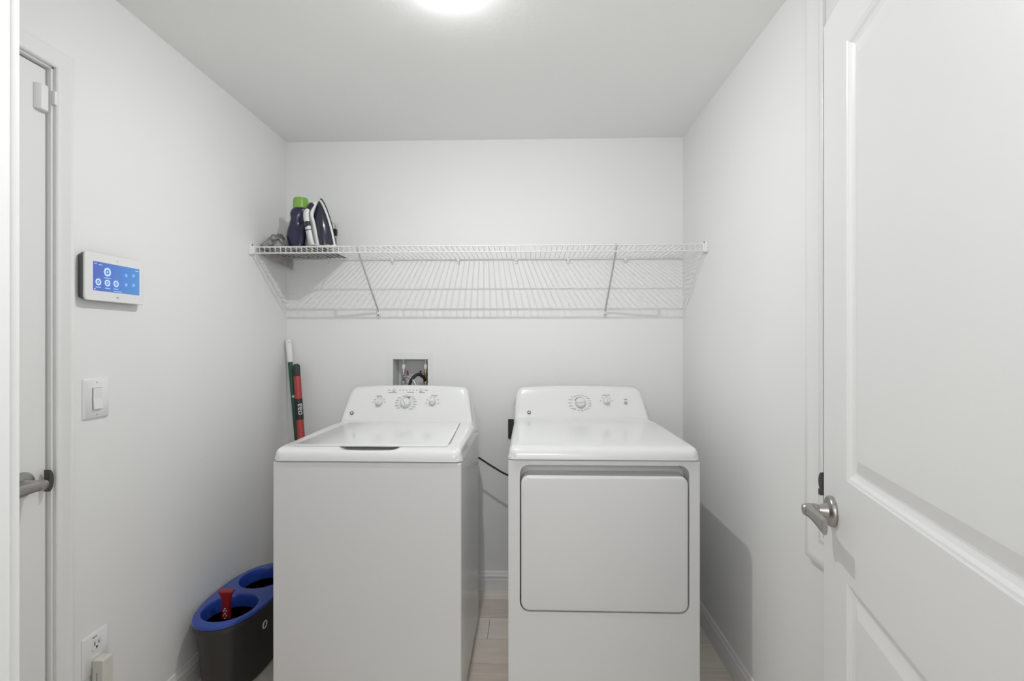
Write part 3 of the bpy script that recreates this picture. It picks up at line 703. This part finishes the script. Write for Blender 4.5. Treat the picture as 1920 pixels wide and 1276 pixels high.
lathe(mk, [(0.007,-0.0015),(0.007,0.0012),(0,0.0012)], cg, (0.43,-0.9,0), 8); obj('sticker', mk, M['ink'], g)

# ------------------------------------------------------------ washer outlet box in the back wall
vb = thing('washer_outlet_box', ((bx0+bx1)/2, YB, bz0), 'recessed white valve box in the wall above the washing machine', 'valve box')
bm = bmesh.new()
ou = rrect(bx0-0.034, bx1+0.028, bz0-0.03, bz1+0.036, 0.006, 3); inn = [(bx0,bz0),(bx1,bz0),(bx1,bz1),(bx0,bz1)]
lp = plate_with_holes(bm, ou, [inn], lambda x, z: (x, YB-0.003, z)); skirt(bm, lp[0], lambda c: (c.x, YB, c.z))
obj('faceplate', bm, M['trim'], vb)
bm = bmesh.new(); e = 0.0006
P = [[(bx0+e,YB-0.003,bz0+e),(bx1-e,YB-0.003,bz0+e),(bx1-e,YB-0.003,bz1-e),(bx0+e,YB-0.003,bz1-e)],[(bx0+0.012,YB+0.085,bz0+0.01),(bx1-0.006,YB+0.085,bz0+0.01),(bx1-0.006,YB+0.085,bz1-0.006),(bx0+0.012,YB+0.085,bz1-0.006)]]
R = loft(bm, P, caps=False); bm.faces.new(R[1]); obj('box_liner', bm, M['boxin'], vb)
for i, x in enumerate((-0.688, -0.566)):
    y_ = YB+0.035
    bm = bmesh.new()
    lathe(bm, [(0.010,1.250),(0.010,1.243),(0.0055,1.242),(0.0055,1.215)], (x, y_, 0), seg=14); pv = obj('supply_stub', bm, M['boxin'], vb, smooth=True)
    bm = bmesh.new(); lathe(bm, [(0.008,1.222),(0.0095,1.219),(0.0095,1.200),(0.008,1.197)], (x, y_, 0), seg=14); obj('collar', bm, M['plastic'], vb, smooth=True)
    bm = bmesh.new(); lathe(bm, [(0.007,1.198),(0.0085,1.194),(0.0085,1.176),(0.012,1.173),(0.012,1.160),(0.0095,1.157),(0.0095,1.140),(0.013,1.137),(0.013,1.118)], (x, y_, 0), seg=16)
    lathe(bm, [(0.006,0),(0.006,0.022),(0.008,0.024),(0.008,0.028)], (x, y_, 1.166), (1 if i == 0 else -1, -0.5, 0), 12)
    v_ = obj('valve', bm, M['brass'] if i else M['steel'], vb, smooth=True)
    bm = bmesh.new(); sx = 1 if i == 0 else -1
    tube(bm, [(x+sx*0.024, y_-0.013, 1.152), (x+sx*0.026, y_-0.014, 1.168), (x+sx*0.024, y_-0.016, 1.188)], [0.004,0.0055,0.0045], 8)
    obj('valve_lever', bm, M['redp'] if i == 0 else M['rubber'], v_, smooth=True)
bm = bmesh.new(); tube(bm, smooth_path([(-0.566,YB+0.032,1.128),(-0.572,YB+0.015,1.150),(-0.590,YB+0.0,1.168),(-0.612,YB-0.01,1.163),(-0.632,YB-0.018,1.140),(-0.645,YB-0.022,1.10),(-0.65,YB-0.03,1.03),(-0.65,YB-0.06,0.9),(-0.64,2.66,0.80)], 6), 0.0085, 10)
tag(obj('water_hose', bm, M['rubber'], smooth=True), 'black rubber hose arching from the right valve in the wall box', 'hose')
bm = bmesh.new(); tube(bm, smooth_path([(-0.688,YB+0.032,1.128),(-0.684,YB+0.012,1.150),(-0.665,YB-0.004,1.158),(-0.640,YB-0.012,1.150),(-0.616,YB-0.022,1.128),(-0.60,YB-0.030,1.09),(-0.59,YB-0.035,1.0),(-0.59,YB-0.07,0.85),(-0.59,2.66,0.75)], 6), 0.007, 10)
tag(obj('water_hose', bm, M['steel'], smooth=True), 'silver braided hose curling from the left valve in the wall box', 'hose')
bm = bmesh.new(); lathe(bm, [(0.017,1.062),(0.017,1.085),(0.020,1.088),(0.020,1.094),(0.012,1.097)], (-0.588, YB+0.05, 0), seg=16)
obj('drain_collar', bm, M['plastic'], vb, smooth=True)

# black dryer receptacle and the washer's cord
dd = thing('dryer_outlet', (-0.055, YB, 0.82), 'black power outlet on the wall behind the dryer edge', 'outlet')
B('cover_plate', (-0.108, YB-0.008, 0.822), (-0.006, YB, 0.928), M['black'], dd, bevel=0.003)
bm = bmesh.new(); lathe(bm, [(0.028,0.0),(0.028,0.022),(0.022,0.028),(0,0.028)], (-0.055, YB-0.006, 0.875), (0,-1,0), 20); obj('plug', bm, M['rubber'], dd, smooth=True)
bm = bmesh.new(); tube(bm, smooth_path([(-0.45,2.466,0.86),(-0.42,2.52,0.85),(-0.34,2.62,0.795),(-0.257,2.65,0.746),(-0.18,2.65,0.698),(-0.105,2.65,0.657),(-0.03,2.66,0.640),(0.04,2.70,0.68),(0.02,2.735,0.80),(-0.030,2.748,0.868)], 8), 0.0048, 8)
tag(obj('power_cord', bm, M['rubber'], smooth=True), 'black power cord hanging in the gap between washer and dryer', 'cord')

# ------------------------------------------------------------ left wall fittings
tp = thing('touch_panel', (XL, 1.585, 1.545), 'white wall-mounted touch panel with a lit blue screen', 'touch panel')
bm = bmesh.new()
def yz_loop(y0,y1,z0,z1,r,n=5): return rrect(y0,y1,z0,z1,r,n)
ty = (1.463, 1.697, 1.470, 1.614)
loft(bm, [[(XL+q, y_, z) for y_, z in rrect(ty[0]+i, ty[1]-i, ty[2]+i, ty[3]-i, 0.012-i*0.4, 5)] for q, i in ((0.0,0.006),(0.008,0.006),(0.010,0.002),(0.0215,0.001))])
obj('housing', bm, M['tside'], tp, smooth=True)
bm = bmesh.new()
loft(bm, [[(XL+q, y_, z) for y_, z in rrect(ty[0]+i, ty[1]-i, ty[2]+i, ty[3]-i, 0.012-i*0.4, 5)] for q, i in ((0.021,0.0),(0.0255,0.0),(0.0272,0.0015))])
obj('bezel', bm, M['plastic'], tp, smooth=True)
bm = bmesh.new(); XS = XL+0.0272
loft(bm, [[(q, y_, z) for y_, z in ((1.4905,1.5005),(1.673,1.5005),(1.673,1.588),(1.4905,1.588))] for q in (XS-0.0005, XS+0.0006)])
scn = obj('screen', bm, M['screen'], tp)
def ringmark(y_, z, r, m='icon', ri=0.55):
    y_ += 0.007
    bm = bmesh.new(); n = 24
    lo_ = [[(XS+0.0007+q, y_+rr*math.cos(2*PI*k/n), z+rr*math.sin(2*PI*k/n)) for k in range(n)] for q, rr in ((0,r),(0.0004,r),(0.0004,r*ri),(0,r*ri))]
    loft(bm, lo_, caps=False); lathe(bm, [(r*0.22,0),(r*0.22,0.0005)], (XS+0.0007, y_, z), (1,0,0), 10)
    obj('icon', bm, M[m], scn)
ringmark(1.5355,1.5610,0.0135); ringmark(1.5020,1.5270,0.0105); ringmark(1.5355,1.5275,0.0105); ringmark(1.5685,1.5285,0.0105)
for y_, z in ((1.609,1.560),(1.640,1.563),(1.609,1.530),(1.640,1.532)):
    bm = bmesh.new(); lathe(bm, [(0.0055,0),(0.0055,0.0004)], (XS+0.0007,y_+0.007,z), (1,0,0), 12); obj('icon', bm, M['icondim'], scn)
bm = bmesh.new()
for y0_, y1_, z in ((1.522,1.549,1.5425),(1.492,1.512,1.5110),(1.527,1.545,1.5110),(1.560,1.578,1.5120),(1.487,1.496,1.5815),(1.503,1.517,1.5800),(1.648,1.660,1.5800),(1.487,1.493,1.5050),(1.560,1.590,1.5045)):
    box(bm, (XS+0.0006, y0_+0.007, z-0.0009), (XS+0.0010, y1_+0.007, z+0.0009))
obj('screen_text', bm, M['icon'], scn)
bm = bmesh.new(); lathe(bm, [(0.002,0),(0.002,0.0006)], (XS,1.582,1.600), (1,0,0), 10); box(bm, (XS, 1.577, 1.4835), (XS+0.0006, 1.587, 1.4865)); obj('camera_dot', bm, M['print'], tp)

lsw = thing('light_switch', (XL, 1.529, 1.115), 'white rocker light switch below the touch panel', 'light switch')
bm = bmesh.new(); loft(bm, [[(XL+q, y_, z) for y_, z in rrect(1.482+i, 1.576-i, 1.112+i, 1.234-i, 0.004, 3)] for q, i in ((0,0),(0.003,0.0),(0.006,0.003))]); obj('switch_plate', bm, M['plastic'], lsw, smooth=True)
bm = bmesh.new(); loft(bm, [[(XL+q, y_, z) for y_, z in rrect(1.5125, 1.5455, 1.140, 1.206, 0.001, 2)] for q in (0.004, 0.0078)])
obj('rocker_frame', bm, M['gap2'], lsw)
bm = bmesh.new()
loft(bm, [[(XL+0.006,y_,1.1410),(XL+0.0125,y_,1.1410),(XL+0.0085,y_,1.172),(XL+0.0095,y_,1.205),(XL+0.006,y_,1.205)] for y_ in (1.5135,1.5445)]); obj('rocker', bm, M['plastic'], lsw)
for z in (1.124, 1.222):
    bm = bmesh.new(); lathe(bm, [(0.0028,0),(0.0022,0.0012),(0,0.0014)], (XL+0.006,1.529,z), (1,0,0), 10); obj('screw', bm, M['knob'], lsw)

wo = thing('wall_outlet', (XL, 1.527, 0.34), 'white wall outlet low on the left wall near the door casing', 'outlet')
bm = bmesh.new(); loft(bm, [[(XL+q, y_, z) for y_, z in rrect(1.480+i, 1.573-i, 0.336+i, 0.459-i, 0.004, 3)] for q, i in ((0,0),(0.003,0.0),(0.006,0.003))]); obj('outlet_plate', bm, M['plastic'], wo, smooth=True)
for zc in (0.423, 0.372):
    bm = bmesh.new(); loft(bm, [[(XL+q, y_, z) for y_, z in rrect(1.509, 1.545, zc-0.017, zc+0.017, 0.008, 4)] for q in (0.004, 0.0075)]); r_ = obj('receptacle', bm, M['plastic'], wo, smooth=True)
    bm = bmesh.new()
    box(bm, (XL+0.0070, 1.5185, zc-0.003), (XL+0.0080, 1.5210, zc+0.009)); box(bm, (XL+0.0070, 1.5335, zc-0.002), (XL+0.0080, 1.5360, zc+0.008)); box(bm, (XL+0.0070, 1.5245, zc-0.012), (XL+0.0080, 1.5300, zc-0.006))
    obj('slot', bm, M['black'], r_)
B('button', (XL+0.005, 1.513, 0.4445), (XL+0.0075, 1.529, 0.4485), M['print'], wo)
pa = thing('plug_adapter', (XL, 1.527, 0.27), 'cream box-shaped plug adapter in the lower outlet socket', 'adapter')
B('housing', (XL+0.008, 1.508, 0.270), (XL+0.043, 1.547, 0.382), M['cream'], pa, bevel=0.003)
B('slot', (XL+0.022, 1.5074, 0.300), (XL+0.026, 1.510, 0.345), M['print'], pa)

# ------------------------------------------------------------ twin-hole bin
BC = Vector((-1.180, 2.118, 0)); BH = 0.300
bn = thing('recycling_bin', tuple(BC), 'black bin with a blue two-hole lid between washer and left wall', 'bin')
def oval(sx, sy, z, n=64, e=0.86):
    return [(BC.x + sx*math.copysign(abs(math.cos(a))**e, math.cos(a)), BC.y + sy*math.copysign(abs(math.sin(a))**e, math.sin(a)), z) for a in [2*PI*k/n for k in range(n)]]
bm = bmesh.new()
loft(bm, [oval(0.098,0.232,0.004), oval(0.102,0.236,0.012), oval(0.120,0.262,0.250), oval(0.123,0.265,0.262), oval(0.131,0.275,0.266), oval(0.131,0.275,0.284), oval(0.126,0.270,0.286), oval(0.117,0.258,0.260), oval(0.096,0.228,0.020)])
obj('bin_body', bm, M['charcoal'], bn, smooth=True)
holes_c = [(BC.x+0.004, 1.988), (BC.x+0.004, 2.248)]; hr = (0.098, 0.112)
n = 36
outer = [(x, y_) for x, y_, z in oval(0.128, 0.272, 0)]
circ = [[(cx+hr[0]*math.cos(2*PI*k/n), cy+hr[1]*math.sin(2*PI*k/n)) for k in range(n)] for cx, cy in holes_c]
bm = bmesh.new(); lp = plate_with_holes(bm, outer, circ, lambda x, y_: (x, y_, BH))
q = skirt(bm, lp[0], lambda c: (BC.x+(c.x-BC.x)*1.03, BC.y+(c.y-BC.y)*1.015, BH-0.003)); q = skirt(bm, q, lambda c: (BC.x+(c.x-BC.x)*1.012, BC.y+(c.y-BC.y)*1.005, BH-0.013))
for l_, (cx, cy) in zip(lp[1:], holes_c):
    q = l_
    for s, z in ((0.985,BH-0.002),(0.965,BH-0.008),(0.94,BH-0.030),(0.90,BH-0.058)):
        q = skirt(bm, q, lambda c, s=s, z=z, l0=l_: (cx+(c.x-cx)*(s if abs(c.z-BH) < 1e-6 else s/prev), cy+(c.y-cy)*(s if abs(c.z-BH) < 1e-6 else s/prev), z)); prev = s
obj('lid', bm, M['blue'], bn, smooth=True)
bm = bmesh.new()   # dark liner cups hanging under the lid
for cx, cy in holes_c:
    loft(bm, [[(cx+hr[0]*s*math.cos(2*PI*k/n), cy+hr[1]*s*math.sin(2*PI*k/n), z) for k in range(n)] for s, z in ((0.905,BH-0.050),(0.84,BH-0.16),(0.78,0.05),(0.74,0.05),(0.80,BH-0.16),(0.895,BH-0.050))])
obj('inner_cup', bm, M['black'], bn, smooth=True)
mt = Matrix(((0,1,0),(0.0,0,1),(1,0,0))).transposed()
mt = Matrix((Vector((0,1,0)), Vector((0.03,0,1)), Vector((1,0,0)))).transposed().to_4x4(); mt.translation = (BC.x+0.1212, 2.030, 0.207)
tm = text_mesh('lettering', 'O', 0.046, mt, M['ink'], bn, 0.0015)
# red T-handled tool inside
tt = thing('dust_brush', (-1.196, 2.0, 0.06), 'red T-handled tool standing in the near hole of the bin', 'brush')
bm = bmesh.new(); rings = []
for z, w_, d_ in ((0.062,0.020,0.008),(0.20,0.018,0.009),(0.27,0.016,0.010),(0.315,0.016,0.010),(0.335,0.019,0.011),(0.348,0.024,0.012),(0.354,0.029,0.013),(0.358,0.030,0.013),(0.362,0.027,0.011)):
    rings.append([(-1.196+0.02*(z-0.36)+w_*a_, 1.995-0.04*(z-0.36)+d_*b_, z) for a_, b_ in ((-1,-0.6),(-0.7,-1),(0.7,-1),(1,-0.6),(1,0.6),(0.7,1),(-0.7,1),(-1,0.6))])
loft(bm, rings); obj('handle', bm, M['redp'], tt, smooth=True)
bm = bmesh.new()
for dx, z, w_ in ((0,0.292,0.004),(0.005,0.283,0.003),(-0.005,0.283,0.003),(0,0.272,0.005),(0.006,0.264,0.003),(-0.006,0.264,0.003),(0,0.253,0.003)):
    x = -1.196+0.02*(z-0.36)+dx; y_ = 1.995-0.04*(z-0.36)-0.0104
    loft(bm, [[(x+w_*a_, y_+q, z+0.004*b_) for a_, b_ in ((-1,0),(0,-1),(1,0),(0,1))] for q in (0.0014, -0.0008)])
obj('printed_mark', bm, M['ink'], tt)
bm = bmesh.new()
loft(bm, [oval(0.03,0.02,0.052,20)] and [[(-1.196+0.045*math.cos(2*PI*k/16), 2.0+0.03*math.sin(2*PI*k/16), z) for k in range(16)] for z in (0.052, 0.075)])
obj('brush_head', bm, M['redp'], tt, smooth=True)
